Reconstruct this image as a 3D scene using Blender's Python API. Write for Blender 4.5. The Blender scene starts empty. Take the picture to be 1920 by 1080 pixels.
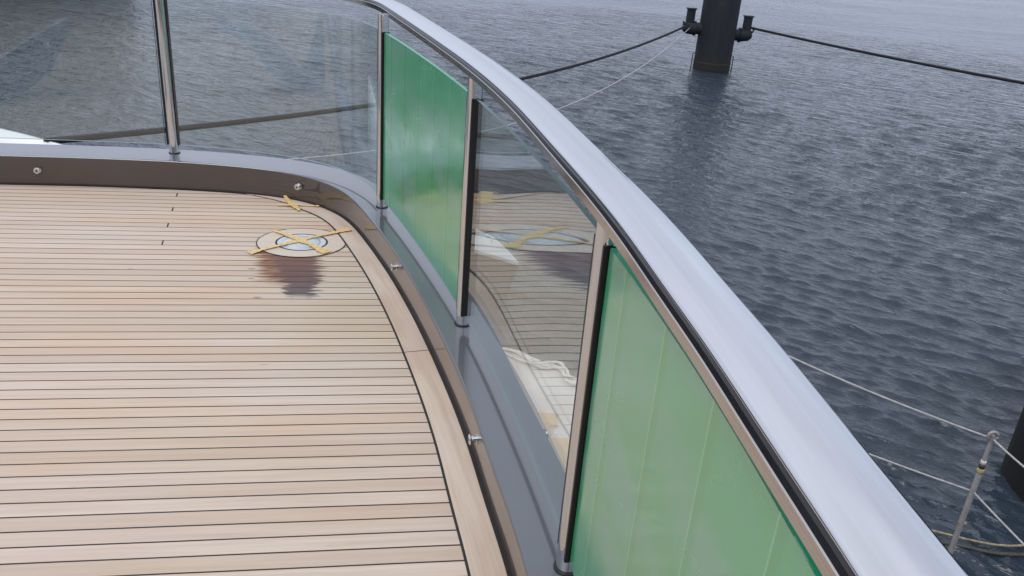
import bpy, bmesh, math, random
from mathutils import Vector, Matrix
random.seed(7)
S = bpy.context.scene
C = S.collection
# ------------------------------------------------------------------ camera
cam_d = bpy.data.cameras.new("camera"); cam = bpy.data.objects.new("camera", cam_d); C.objects.link(cam)
S.camera = cam
cam_d.sensor_width = 36.0; cam_d.lens = 1572.0 / 1920.0 * 36.0
cam_d.clip_start = 0.02; cam_d.clip_end = 3000
right = Vector((0.99690172, 0.03245251, 0.07165055))
down = Vector((0.07865727, -0.41130289, -0.90809854))
fwd = Vector((0.0, 0.91092083, -0.41258119))
M = Matrix((( right.x, -down.x, -fwd.x, 0), (right.y, -down.y, -fwd.y, 0), (right.z, -down.z, -fwd.z, 1.5), (0, 0, 0, 1)))
cam.matrix_world = M
# ------------------------------------------------------------------ overcast sky and weak soft sun
SUN_EL, SUN_AZ = 58.0, 215.0
w = bpy.data.worlds.new("World"); S.world = w; w.use_nodes = True
nt = w.node_tree; nt.nodes.clear()
sky = nt.nodes.new('ShaderNodeTexSky'); sky.sky_type = 'NISHITA'; sky.sun_disc = False
sky.sun_elevation = math.radians(SUN_EL); sky.sun_rotation = math.radians(SUN_AZ)
sky.air_density = 1.2; sky.dust_density = 5.0
hs = nt.nodes.new('ShaderNodeHueSaturation'); hs.inputs['Saturation'].default_value = 0.45
tc = nt.nodes.new('ShaderNodeTexCoord'); sx = nt.nodes.new('ShaderNodeSeparateXYZ')
cr = nt.nodes.new('ShaderNodeValToRGB')      # overcast: brighter overhead, dimmer low down
cr.color_ramp.elements[0].position = 0.0; cr.color_ramp.elements[0].color = (6.3, 7.1, 8.9, 1)
cr.color_ramp.elements[1].position = 0.75; cr.color_ramp.elements[1].color = (8.8, 9.1, 10.2, 1)
cn = nt.nodes.new('ShaderNodeTexNoise'); cn.inputs['Scale'].default_value = 2.3; cn.inputs['Detail'].default_value = 5
cm = nt.nodes.new('ShaderNodeMapRange'); cm.inputs[1].default_value = .3; cm.inputs[2].default_value = .7; cm.inputs[3].default_value = .8; cm.inputs[4].default_value = 1.15
mul = nt.nodes.new('ShaderNodeVectorMath'); mul.operation = 'SCALE'
mix = nt.nodes.new('ShaderNodeMix'); mix.data_type = 'RGBA'; mix.inputs[0].default_value = 0.80
bg = nt.nodes.new('ShaderNodeBackground'); bg.inputs[1].default_value = 0.132
wo = nt.nodes.new('ShaderNodeOutputWorld')
L = nt.links.new
L(tc.outputs['Generated'], sx.inputs[0]); L(sx.outputs[2], cr.inputs[0]); L(tc.outputs['Generated'], cn.inputs[0])
L(cn.outputs[0], cm.inputs[0]); L(cr.outputs[0], mul.inputs[0]); L(cm.outputs[0], mul.inputs['Scale'])
L(sky.outputs[0], hs.inputs['Color']); L(hs.outputs[0], mix.inputs[6]); L(mul.outputs[0], mix.inputs[7])
L(mix.outputs[2], bg.inputs[0]); L(bg.outputs[0], wo.inputs[0])
sun_d = bpy.data.lights.new("sun", 'SUN'); sun_d.energy = 0.9; sun_d.angle = math.radians(25); sun_d.color = (1, .97, .93)
sun = bpy.data.objects.new("sun", sun_d); C.objects.link(sun)
az, el = math.radians(SUN_AZ), math.radians(SUN_EL)
dirv = Vector((math.sin(az) * math.cos(el), math.cos(az) * math.cos(el), math.sin(el)))
sun.rotation_euler = dirv.to_track_quat('Z', 'Y').to_euler()
S.view_settings.view_transform = 'Standard'; S.view_settings.look = 'None'
S.view_settings.exposure = 0.0; S.view_settings.gamma = 1.0
S.render.engine = 'CYCLES'
S.cycles.max_bounces = 14; S.cycles.transparent_max_bounces = 24; S.cycles.glossy_bounces = 8
WATER = -4.3
WAVE_SLOPE = .44
# ------------------------------------------------------------------ helpers
def tag(o, label=None, cat=None, group=None, kind=None):
    if label: o['label'] = label
    if cat: o['category'] = cat
    if group: o['group'] = group
    if kind: o['kind'] = kind
    return o
def link(name, me, mats, parent=None, smooth=True):
    o = bpy.data.objects.new(name, me); C.objects.link(o)
    for m in (mats if isinstance(mats, (list, tuple)) else [mats]): me.materials.append(m)
    if smooth:
        for p in me.polygons: p.use_smooth = True
    if parent is not None: o.parent = parent; o.matrix_parent_inverse = parent.matrix_world.inverted()
    return o
def empty(name, loc):
    o = bpy.data.objects.new(name, None); C.objects.link(o); o.location = loc
    o.matrix_world = Matrix.Translation(Vector(loc)); o.empty_display_size = .1
    return o
def mesh(name, V, F, mats, parent=None, smooth=True, uv=None, mi=None, flat_angle=None):
    me = bpy.data.meshes.new(name); me.from_pydata([tuple(v) for v in V], [], F); me.update()
    if uv:
        l = me.uv_layers.new(name='UVMap')
        for p in me.polygons:
            for k, li in enumerate(p.loop_indices): l.data[li].uv = uv[p.index][k]
    o = link(name, me, mats, parent, smooth)
    if mi:
        for p, i in zip(me.polygons, mi): p.material_index = i
    if flat_angle is not None:
        bm = bmesh.new(); bm.from_mesh(me)
        for e in bm.edges:
            if len(e.link_faces) == 2 and e.calc_face_angle(0) > flat_angle: e.smooth = False
        bm.to_mesh(me); bm.free()
    return o
def catmull(P, n=12):
    P = [Vector(p) for p in P]; out = []
    for i in range(len(P) - 1):
        p0 = P[i - 1] if i else P[0] * 2 - P[1]; p1, p2 = P[i], P[i + 1]
        p3 = P[i + 2] if i + 2 < len(P) else P[-1] * 2 - P[-2]
        t01 = (p1 - p0).length ** .5 or 1e-4; t12 = (p2 - p1).length ** .5 or 1e-4; t23 = (p3 - p2).length ** .5 or 1e-4
        m1 = (p2 - p1 + t12 * ((p1 - p0) / t01 - (p2 - p0) / (t01 + t12)))
        m2 = (p2 - p1 + t12 * ((p3 - p2) / t23 - (p3 - p1) / (t12 + t23)))
        for k in range(n):
            t = k / n
            out.append((2 * t**3 - 3 * t**2 + 1) * p1 + (t**3 - 2 * t**2 + t) * m1 + (-2 * t**3 + 3 * t**2) * p2 + (t**3 - t**2) * m2)
    out.append(P[-1]); return out
def resample(P, step):
    d = [0]
    for a, b in zip(P, P[1:]): d.append(d[-1] + (b - a).length)
    n = max(2, int(d[-1] / step)); out = []; j = 0
    for i in range(n + 1):
        s = d[-1] * i / n
        while j < len(d) - 2 and d[j + 1] < s: j += 1
        t = (s - d[j]) / max(1e-9, d[j + 1] - d[j]); out.append(P[j].lerp(P[j + 1], min(1, t)))
    return out
def relax(P, it):
    for _ in range(it):
        P = [P[0]] + [(P[i - 1] + P[i] * 2 + P[i + 1]) / 4 for i in range(1, len(P) - 1)] + [P[-1]]
    return P
class Path:
    """plan curve; offset o is outward (to the left of travel)"""
    def __init__(s, P):
        s.P = [Vector((p.x, p.y)) for p in P]; s.s = [0]
        for a, b in zip(s.P, s.P[1:]): s.s.append(s.s[-1] + (b - a).length)
        s.N = []
        for i in range(len(s.P)):
            a = s.P[max(0, i - 1)]; b = s.P[min(len(s.P) - 1, i + 1)]; t = (b - a).normalized(); s.N.append(Vector((-t.y, t.x)))
    def idx(s, xy):
        xy = Vector(xy[:2]); return min(range(len(s.P)), key=lambda i: (s.P[i] - xy).length)
    def nearest_s(s, xy): return s.s[s.idx(xy)]
    def off(s, i, o): return s.P[i] + s.N[i] * o
    def at(s, u):
        j = 0
        while j < len(s.s) - 2 and s.s[j + 1] < u: j += 1
        t = (u - s.s[j]) / (s.s[j + 1] - s.s[j]); t = max(0, min(1, t))
        return s.P[j].lerp(s.P[j + 1], t), s.N[j].lerp(s.N[j + 1], t).normalized()
def sweep(name, path, prof, mats, parent=None, i0=0, i1=None, closed=True, caps=True, zf=None, of=None, flat=0.6, mi=None):
    """prof: [(offset, z)]; zf(s, z), of(s, o) may vary them along the path"""
    i1 = len(path.P) - 1 if i1 is None else i1
    V, F, UV, MI = [], [], [], []; n = len(prof)
    acc = [0]
    for k in range(1, n + 1):
        a = prof[k - 1]; b = prof[k % n]; acc.append(acc[-1] + math.hypot(b[0] - a[0], b[1] - a[1]))
    for i in range(i0, i1 + 1):
        for (o, z) in prof:
            oo = of(path.s[i], o) if of else o; zz = zf(path.s[i], z) if zf else z
            q = path.off(i, oo); V.append((q.x, q.y, zz))
    m = i1 - i0; kk = n if closed else n - 1
    for i in range(m):
        for k in range(kk):
            k2 = (k + 1) % n
            F.append((i * n + k, (i + 1) * n + k, (i + 1) * n + k2, i * n + k2))
            s0, s1 = path.s[i0 + i], path.s[i0 + i + 1]
            UV.append([(s0, acc[k]), (s1, acc[k]), (s1, acc[k + 1]), (s0, acc[k + 1])]); MI.append(mi[k] if mi else 0)
    if closed and caps:
        F.append(tuple(range(n))); UV.append([(0, 0)] * n); MI.append(0)
        F.append(tuple(m * n + k for k in range(n - 1, -1, -1))); UV.append([(0, 0)] * n); MI.append(0)
    return mesh(name, V, F, mats, parent, True, UV, MI, flat)
def tube(P, r, seg=12, caps=True):
    P = [Vector(p) for p in P]; V, F = [], []; up = Vector((0, 0, 1)); prev = None
    for i, p in enumerate(P):
        t = (P[min(i + 1, len(P) - 1)] - P[max(i - 1, 0)]).normalized()
        if prev is None:
            a = t.cross(up) if abs(t.dot(up)) < .95 else t.cross(Vector((1, 0, 0)))
        else: a = prev - t * prev.dot(t)
        a.normalize(); prev = a; b = t.cross(a); rr = r[i] if isinstance(r, (list, tuple)) else r
        for k in range(seg):
            an = 2 * math.pi * k / seg; V.append(p + (a * math.cos(an) + b * math.sin(an)) * rr)
    for i in range(len(P) - 1):
        for k in range(seg):
            F.append((i * seg + k, i * seg + (k + 1) % seg, (i + 1) * seg + (k + 1) % seg, (i + 1) * seg + k))
    if caps:
        F.append(tuple(range(seg - 1, -1, -1))); F.append(tuple((len(P) - 1) * seg + k for k in range(seg)))
    return V, F
def add(*parts):
    V, F = [], []
    for v, f in parts:
        o = len(V); V += list(v); F += [tuple(i + o for i in q) for q in f]
    return V, F
def lathe(c, axis, prof, seg=24):
    """prof [(distance along axis, radius)]"""
    c = Vector(c); ax = Vector(axis).normalized()
    a = ax.cross(Vector((0, 0, 1))) if abs(ax.z) < .95 else Vector((1, 0, 0)); a.normalize(); b = ax.cross(a); V, F = [], []
    for d, r in prof:
        for k in range(seg):
            an = 2 * math.pi * k / seg; V.append(c + ax * d + (a * math.cos(an) + b * math.sin(an)) * r)
    for i in range(len(prof) - 1):
        for k in range(seg): F.append((i * seg + k, i * seg + (k + 1) % seg, (i + 1) * seg + (k + 1) % seg, (i + 1) * seg + k))
    F.append(tuple(range(seg - 1, -1, -1))); F.append(tuple((len(prof) - 1) * seg + k for k in range(seg)))
    return V, F
def box(c, X, Y, Z, hx, hy, hz):
    c = Vector(c); X = Vector(X).normalized(); Y = Vector(Y).normalized(); Z = Vector(Z).normalized()
    V = [c + X * (i * hx) + Y * (j * hy) + Z * (k * hz) for i in (-1, 1) for j in (-1, 1) for k in (-1, 1)]
    return V, [(0, 1, 3, 2), (4, 6, 7, 5), (0, 4, 5, 1), (2, 3, 7, 6), (0, 2, 6, 4), (1, 5, 7, 3)]
def poly_prism(P, z0, z1):
    n = len(P); V = [(p[0], p[1], z0) for p in P] + [(p[0], p[1], z1) for p in P]
    F = [tuple(range(n - 1, -1, -1)), tuple(range(n, 2 * n))] + [(i, (i + 1) % n, n + (i + 1) % n, n + i) for i in range(n)]
    return V, F
def bevel(o, w_, seg=2):
    m = o.modifiers.new('bevel', 'BEVEL'); m.width = w_; m.segments = seg; m.limit_method = 'ANGLE'; m.angle_limit = .6
    return o
# ------------------------------------------------------------------ materials
class NT:
    def __init__(s, name):
        s.m = bpy.data.materials.new(name); s.m.use_nodes = True; s.t = s.m.node_tree; s.t.nodes.clear()
        s.out = s.n('ShaderNodeOutputMaterial')
    def n(s, typ, **kw):
        nd = s.t.nodes.new(typ)
        for k, v in kw.items(): setattr(nd, k, v)
        return nd
    def l(s, a, b): s.t.links.new(a, b)
    def setin(s, nd, i, v):
        if isinstance(v, bpy.types.NodeSocket): s.l(v, nd.inputs[i])
        elif v is not None: nd.inputs[i].default_value = v
    def math(s, op, a, b=None, c=None):
        nd = s.n('ShaderNodeMath', operation=op); s.setin(nd, 0, a); s.setin(nd, 1, b); s.setin(nd, 2, c); return nd.outputs[0]
    def mix(s, f, a, b):
        nd = s.n('ShaderNodeMix', data_type='RGBA'); s.setin(nd, 0, f); s.setin(nd, 6, a); s.setin(nd, 7, b); return nd.outputs[2]
    def vec(s, x, y, z=0):
        nd = s.n('ShaderNodeCombineXYZ'); s.setin(nd, 0, x); s.setin(nd, 1, y); s.setin(nd, 2, z); return nd.outputs[0]
    def noise(s, v, sc, det=3, rough=.5, dist=0, out=0):
        nd = s.n('ShaderNodeTexNoise'); s.setin(nd, 'Vector', v); nd.inputs['Scale'].default_value = sc
        nd.inputs['Detail'].default_value = det; nd.inputs['Roughness'].default_value = rough; nd.inputs['Distortion'].default_value = dist
        return nd.outputs[out]
    def rng(s, v, a, b, c=0, d=1, smooth=False):
        nd = s.n('ShaderNodeMapRange'); s.setin(nd, 0, v)
        if smooth: nd.interpolation_type = 'SMOOTHSTEP'
        for i, x in zip((1, 2, 3, 4), (a, b, c, d)): nd.inputs[i].default_value = x
        return nd.outputs[0]
    def bsdf(s, **kw):
        nd = s.n('ShaderNodeBsdfPrincipled')
        for k, v in kw.items(): s.setin(nd, k.replace('_', ' '), v)
        return nd
    def bump(s, h, dist, strength=1):
        nd = s.n('ShaderNodeBump'); s.setin(nd, 'Height', h); nd.inputs['Distance'].default_value = dist; nd.inputs['Strength'].default_value = strength
        return nd.outputs[0]
    def fin(s, sh): s.l(sh.outputs[0] if hasattr(sh, 'outputs') else sh, s.out.inputs[0]); return s.m
    def obj(s): return s.n('ShaderNodeTexCoord').outputs['Object']
    def uv(s): return s.n('ShaderNodeTexCoord').outputs['UV']
    def xyz(s, v):
        nd = s.n('ShaderNodeSeparateXYZ'); s.l(v, nd.inputs[0]); return nd.outputs
def simple(name, col, rough=.5, metal=0, var=.12, sc=30, bump=0, **kw):
    n = NT(name); o = n.obj(); f = n.noise(o, sc, 4)
    c = n.mix(n.rng(f, .3, .7), tuple(x * (1 - var) for x in col) + (1,), tuple(min(1, x * (1 + var)) for x in col) + (1,))
    b = n.bsdf(Base_Color=c, Roughness=rough, Metallic=metal, **kw)
    if bump: n.l(n.bump(n.noise(o, sc * 4, 3), bump), b.inputs['Normal'])
    return n.fin(b)
ANG = math.radians(10.0); TU = (math.cos(ANG), math.sin(ANG)); TV = (-math.sin(ANG), math.cos(ANG))
PITCH = 0.0563; V0 = 2.522
WOOD_A, WOOD_B = (.50, .39, .298, 1), (.64, .53, .43, 1)
def wood_colour(n, along, across, seed, var=1.0):
    """weathered teak: long soft grain, pale grey-brown; along/across in metres"""
    g1 = n.noise(n.vec(n.math('MULTIPLY', along, 1.3), n.math('MULTIPLY', across, 38), seed), 1.6, 5, .6)
    g2 = n.noise(n.vec(n.math('MULTIPLY', along, 9), n.math('MULTIPLY', across, 420), seed), 1.0, 3, .6)
    g3 = n.noise(n.vec(n.math('MULTIPLY', along, 1.0), n.math('MULTIPLY', across, 1.6), 0), .9, 3)
    c = n.mix(n.rng(g1, .3, .7), WOOD_A, WOOD_B)
    c = n.mix(n.rng(g2, .5, .85, 0, .35), c, (.33, .24, .18, 1))
    c = n.mix(n.rng(g3, .35, .7, 0, .55), c, (.60, .53, .50, 1))
    return c, g2
def deck_material():
    n = NT('teak_planking'); P = n.xyz(n.obj()); x, y = P[0], P[1]
    u = n.math('ADD', n.math('MULTIPLY', x, TU[0]), n.math('MULTIPLY', y, TU[1]))
    v = n.math('ADD', n.math('MULTIPLY', x, TV[0]), n.math('MULTIPLY', y, TV[1]))
    wob = n.math('MULTIPLY', n.math('SUBTRACT', n.noise(n.vec(u, n.math('MULTIPLY', v, 6)), 1.6, 2), .5), .0026)
    k = n.math('DIVIDE', n.math('SUBTRACT', n.math('ADD', v, wob), V0), PITCH)
    idn = n.math('ROUND', k); fr = n.math('ABSOLUTE', n.math('SUBTRACT', k, idn))          # 0 at a seam
    pid = n.math('FLOOR', k)
    wn = n.n('ShaderNodeTexWhiteNoise', noise_dimensions='1D'); n.l(pid, wn.inputs['W']); rnd = wn.outputs['Value']
    # staggered butt joints, every fourth plank steps along one line
    row = n.math('FLOORED_MODULO', pid, 4); on = n.math('LESS_THAN', n.math('ABSOLUTE', n.math('SUBTRACT', row, 1)), .5)
    far = n.math('GREATER_THAN', v, 3.70)
    du = n.math('ABSOLUTE', n.math('SUBTRACT', n.math('ADD', u, n.math('MULTIPLY', n.math('SUBTRACT', v, 3.8), .115)), -.975))
    butt = n.math('MULTIPLY', n.math('MULTIPLY', on, far), n.rng(du, .0025, .0045, 1, 0))
    seam = n.rng(fr, .036, .052, 1, 0)
    seam = n.math('MAXIMUM', seam, butt)
    col, g2 = wood_colour(n, u, v, n.math('MULTIPLY', rnd, 37.0))
    col = n.mix(n.rng(rnd, 0, 1, 0, .47), col, (.43, .31, .225, 1))
    tint = n.noise(n.vec(n.math('MULTIPLY', u, .8), n.math('MULTIPLY', v, 3.5), 3), 1.3, 3)
    col = n.mix(n.rng(tint, .5, .72, 0, .55), col, (.56, .385, .255, 1))
    # small scuffs
    sp = n.noise(n.vec(n.math('MULTIPLY', u, 14), n.math('MULTIPLY', v, 38), 9), 1.0, 1)
    col = n.mix(n.rng(sp, .77, .82, 0, .5), col, (.26, .18, .14, 1))
    # wine-dark spill beside the hatch, with drawn-out edges following the planks
    ju = n.math('ADD', n.math('MULTIPLY', n.math('SUBTRACT', n.noise(n.vec(n.math('MULTIPLY', u, 2), n.math('MULTIPLY', v, 30), 5), 1.0, 4, .75), .5), .30), 0)
    us = n.math('ADD', u, ju)
    cx = n.math('ADD', n.math('MULTIPLY', n.math('SUBTRACT', v, 3.4), -.10), -.335)
    wid = n.rng(v, 3.14, 3.56, .055, .105)
    inu = n.rng(n.math('DIVIDE', n.math('ABSOLUTE', n.math('SUBTRACT', us, cx)), wid), .86, 1.08, 1, 0)
    vj = n.math('ADD', v, n.math('MULTIPLY', n.math('SUBTRACT', n.noise(n.vec(n.math('MULTIPLY', u, 14), 0, 2), 1.0, 2), .5), .08))
    inv = n.math('MULTIPLY', n.rng(vj, 3.14, 3.19, 0, 1), n.rng(v, 3.68, 3.70, 1, 0))
    core = n.math('MULTIPLY', inu, inv)
    cxo = n.math('SUBTRACT', cx, .042)
    inu2 = n.rng(n.math('DIVIDE', n.math('ABSOLUTE', n.math('SUBTRACT', us, cxo)), n.math('ADD', wid, .045)), .7, 1.1, 1, 0)
    inv2 = n.math('MULTIPLY', n.rng(vj, 3.26, 3.36, 0, 1), n.rng(v, 3.68, 3.70, 1, 0))
    halo = n.math('MULTIPLY', n.math('MULTIPLY', inu2, inv2), n.rng(n.noise(n.vec(n.math('MULTIPLY', u, 8), n.math('MULTIPLY', v, 60), 1), 1, 2), .25, .5, .5, 1.0))
    col = n.mix(halo, col, (.215, .085, .035, 1))
    pc = n.mix(n.rng(v, 3.22, 3.62), (.062, .040, .050, 1), (.190, .080, .058, 1))
    pc = n.mix(n.rng(n.noise(n.vec(n.math('MULTIPLY', u, 6), n.math('MULTIPLY', v, 70), 8), 1, 3), .45, .7, 0, .6), pc, (.13, .085, .10, 1))
    col = n.mix(n.math('MULTIPLY', core, .9), col, pc)
    for (uu, vv, r) in ((-.538, 3.444, .021), (-.527, 3.342, .018), (-.479, 3.154, .022)):
        e = n.math('SQRT', n.math('ADD', n.math('POWER', n.math('SUBTRACT', u, uu), 2), n.math('POWER', n.math('MULTIPLY', n.math('SUBTRACT', v, vv), 1.9), 2)))
        col = n.mix(n.rng(e, r * .5, r, .6, 0), col, (.20, .125, .09, 1))
    col = n.mix(seam, col, (.035, .026, .022, 1))
    rough = n.rng(seam, 0, 1, .55, .75)
    h = n.math('SUBTRACT', n.math('MULTIPLY', g2, .15), seam)
    b = n.bsdf(Base_Color=col, Roughness=rough, Normal=n.bump(h, .0012, .6)); b.inputs['Specular IOR Level'].default_value = .35
    return n.fin(b)
def margin_material():
    n = NT('teak_margin'); P = n.xyz(n.uv()); s_, a = P[0], P[1]
    seg = n.math('FLOOR', n.math('DIVIDE', n.math('SUBTRACT', s_, MJOINT), 2.05)); wn = n.n('ShaderNodeTexWhiteNoise', noise_dimensions='1D'); n.l(seg, wn.inputs['W'])
    col, g2 = wood_colour(n, s_, n.math('ADD', a, n.math('MULTIPLY', s_, .02)), n.math('MULTIPLY', wn.outputs['Value'], 19.0))
    col = n.mix(n.rng(n.noise(n.vec(n.math('MULTIPLY', s_, 2.2), n.math('MULTIPLY', a, 8), 4), 1.2, 3), .4, .7, 0, .6), col, (.43, .285, .215, 1))
    d = n.math('ABSOLUTE', n.math('SUBTRACT', n.math('FLOORED_MODULO', n.math('ADD', n.math('SUBTRACT', s_, MJOINT), 1.0), 2.05), 1.0))
    j = n.rng(d, .0015, .0030, 1, 0); col = n.mix(j, col, (.05, .035, .03, 1))
    b = n.bsdf(Base_Color=col, Roughness=.55, Normal=n.bump(g2, .0005, .4)); b.inputs['Specular IOR Level'].default_value = .35
    return n.fin(b)
def steel(name, rough, base=.72, streak=0.0):
    n = NT(name); o = n.obj(); sm = n.noise(o, 3.0, 4, .6)
    r = n.rng(sm, .3, .7, rough * .7, rough * 1.6)
    c = n.mix(n.rng(n.noise(o, 9, 4), .35, .7), (base * .93, base * .95, base, 1), (base, base, base * 1.0, 1))
    b = n.bsdf(Base_Color=c, Metallic=1.0, Roughness=r)
    if streak: n.l(n.bump(n.noise(o, 5.0, 2), streak), b.inputs['Normal'])
    return n.fin(b)
def glass(name, tint):
    n = NT(name); g = n.n('ShaderNodeNewGeometry')
    ior = n.math('ADD', n.math('MULTIPLY', g.outputs['Backfacing'], 1 / 1.5 - 1.5), 1.5)
    fr = n.n('ShaderNodeFresnel'); n.l(ior, fr.inputs['IOR'])
    tr = n.n('ShaderNodeBsdfTransparent'); tr.inputs[0].default_value = tint
    gl = n.n('ShaderNodeBsdfGlossy'); gl.inputs['Roughness'].default_value = .0; gl.inputs[0].default_value = (.97, 1, .99, 1)
    n.l(n.bump(n.noise(n.obj(), 2.2, 2), .00012), gl.inputs['Normal'])
    mx = n.n('ShaderNodeMixShader'); n.l(n.math('MINIMUM', n.math('ADD', n.math('MULTIPLY', fr.outputs[0], 1.35), .008), 1.0), mx.inputs[0]); n.l(tr.outputs[0], mx.inputs[1]); n.l(gl.outputs[0], mx.inputs[2])
    return n.fin(mx)
def film_material():
    n = NT('green_film'); P = n.xyz(n.uv()); s_, z = P[0], P[1]
    # strips of protective film: every edge is a pale line with a greener overlap beside it
    jit = n.math('MULTIPLY', n.math('SUBTRACT', n.noise(n.vec(n.math('MULTIPLY', s_, 3), 0, 0), 1, 1), .5), .03)
    q = n.math('FLOORED_MODULO', n.math('ADD', s_, jit), .215)
    line = n.rng(n.math('ABSOLUTE', n.math('SUBTRACT', q, .095)), .0014, .0030, 1, 0)
    over = n.math('MULTIPLY', n.rng(q, .095, .099, 0, 1), n.rng(q, .112, .130, 1, 0))
    patch = n.noise(n.vec(n.math('MULTIPLY', s_, 2.3), n.math('MULTIPLY', z, 5.5), 1.7), 1.0, 1)
    base = n.mix(n.rng(patch, .4, .6, smooth=True), (.10, .80, .36, 1), (.22, .80, .50, 1))
    base = n.mix(n.math('MULTIPLY', over, .6), base, (.05, .70, .24, 1))
    base = n.mix(n.math('MULTIPLY', line, 1.0), base, (.30, 1.0, .52, 1))
    tl = n.n('ShaderNodeBsdfTranslucent'); n.l(base, tl.inputs[0])
    df = n.bsdf(Base_Color=base, Roughness=.2); df.inputs['Specular IOR Level'].default_value = .6
    rf = n.n('ShaderNodeBsdfRefraction'); n.l(base, rf.inputs[0]); rf.inputs['Roughness'].default_value = .45; rf.inputs['IOR'].default_value = 1.02
    m1 = n.n('ShaderNodeMixShader'); m1.inputs[0].default_value = .5; n.l(tl.outputs[0], m1.inputs[1]); n.l(rf.outputs[0], m1.inputs[2])
    m2 = n.n('ShaderNodeMixShader'); m2.inputs[0].default_value = .5; n.l(m1.outputs[0], m2.inputs[1]); n.l(df.outputs[0], m2.inputs[2])
    fr = n.n('ShaderNodeFresnel'); fr.inputs[0].default_value = 1.65
    gl = n.n('ShaderNodeBsdfGlossy'); n.l(n.rng(n.noise(n.vec(n.math('MULTIPLY', s_, 3), n.math('MULTIPLY', z, 4), 6), 1.5, 4, .65), .35, .7, .10, .30), gl.inputs['Roughness']); n.l(n.bump(n.noise(n.vec(n.math('MULTIPLY', s_, 14), n.math('MULTIPLY', z, 3), 0), 1, 2), .0004), gl.inputs['Normal'])
    fr2 = n.math('MINIMUM', n.math('ADD', n.math('MULTIPLY', fr.outputs[0], 1.1), .12), 1.0)
    m3 = n.n('ShaderNodeMixShader'); n.l(fr2, m3.inputs[0]); n.l(m2.outputs[0], m3.inputs[1]); n.l(gl.outputs[0], m3.inputs[2])
    return n.fin(m3)
def water_material():
    n = NT('harbour_water'); o = n.obj()
    def rot(deg, sx_, sy_):
        m = n.n('ShaderNodeMapping'); n.l(o, m.inputs[0]); m.inputs['Rotation'].default_value = (0, 0, math.radians(deg)); m.inputs['Scale'].default_value = (sx_, sy_, 1)
        return m.outputs[0]
    P = n.xyz(o)
    def al(deg):
        r = math.radians(deg); return n.math('ADD', n.math('MULTIPLY', P[0], math.cos(r)), n.math('MULTIPLY', P[1], math.sin(r)))
    def wv(deg, lu, lv, det, rough=.5, dist=0): return n.noise(n.vec(n.math('DIVIDE', al(deg), lu), n.math('DIVIDE', al(deg + 90), lv), deg), 1.0, det, rough, dist)
    big = wv(-32, 2.4, .9, 2); a = wv(-30, 1.0, .36, 3, .55, .3); b_ = wv(-38, .34, .13, 3, .6, .4); c = wv(-20, .11, .055, 2, .6, .3)
    gust = n.rng(n.noise(rot(10, .06, .13), 1.0, 2), .35, .65, .65, 1.25)
    h = n.math('ADD', n.math('ADD', n.math('MULTIPLY', big, .14), n.math('MULTIPLY', a, .19)), n.math('ADD', n.math('MULTIPLY', b_, .11), n.math('MULTIPLY', c, .016)))
    h = n.math('MULTIPLY', h, gust)
    cd_ = n.n('ShaderNodeNewGeometry').outputs['Position']; r_ = n.n('ShaderNodeVectorMath', operation='LENGTH'); n.l(cd_, r_.inputs[0])
    fine = n.math('ADD', n.math('MULTIPLY', b_, .036), n.math('MULTIPLY', c, .010))
    h = n.mix(n.rng(r_.outputs['Value'], 14, 38), fine, h)
    b = n.bsdf(Base_Color=(.026, .039, .054, 1), Roughness=.04, IOR=1.333, Normal=n.bump(h, 1.0, 1.0))
    return n.fin(b)
# ------------------------------------------------------------------ plan curves (metres, deck level)
base_pts = [(-9.5, 1.6), (-7.5, 2.75), (-5.6, 3.42), (-4.0, 3.86), (-2.7, 4.112), (-2.185, 4.203), (-1.641, 4.262), (-1.353, 4.258), (-1.169, 4.222), (-1.035, 4.155), (-.905, 4.045),
            (-.81, 3.91), (-.664, 3.628), (-.525, 3.33), (-.437, 3.121), (-.344, 2.885), (-.183, 2.431), (-.089, 2.131), (-.020, 1.871), (.054, 1.602),
            (.118, 1.30), (.168, .98), (.212, .62), (.26, .1), (.30, -.8), (.31, -2), (.31, -6)]
BASE = Path(relax(resample(catmull([(x, y, 0) for x, y in base_pts], 16), .02), 30))
def sat(s, pts):      # piecewise linear along arc length
    if s <= pts[0][0]: return pts[0][1]
    for a, b in zip(pts, pts[1:]):
        if s <= b[0]: return a[1] + (b[1] - a[1]) * (s - a[0]) / (b[0] - a[0])
    return pts[-1][1]
POST = dict(A=(-1.891, 4.405), B=(-.661, 3.851), C=(-.166, 2.683), D=(.175, 1.497))
sA, sB, sC, sD = (BASE.nearest_s(POST[k]) for k in 'ABCD')
HCP = [(0, .160), (sA, .153), (sB - .5, .142), (sB, .134), (sC, .130), (sD, .130)]
def HC(s): return sat(s, HCP)
OUTP = [(0, .24), (sA, .235), (sB - .4, .225), (sB, .175), (sC, .185), (sD, .20)]
def OUT(s): return sat(s, OUTP)
rail_near = [(-.690, 4.055), (-.546, 3.720), (-.310, 3.150), (-.124, 2.676), (.009, 2.262), (.074, 2.014), (.131, 1.785), (.183, 1.577), (.235, 1.342), (.270, 1.140),
             (.305, .96), (.332, .775), (.346, .69), (.375, .50), (.405, .15), (.430, -.5), (.440, -1.6), (.442, -6)]
iB = BASE.idx((-.87, 4.0))
rail_far = [BASE.off(i, .185) for i in range(0, iB, 12)]
RAIL = Path(relax(resample(catmull([(p.x, p.y, 0) for p in rail_far] + [(x, y, 0) for x, y in rail_near], 10), .02), 40))
def RZ(y):      # the rail rises slightly towards the stern
    return sat(y, [(-6, .975), (.5, .995), (1.5, 1.012), (2.68, 1.032), (3.85, 1.061), (4.5, 1.063)])
def rzf(path):
    tab = [RZ(p.y) for p in path.P]; ss = path.s
    d = dict(zip(ss, tab)); return lambda s, z: z + d[s]
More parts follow.
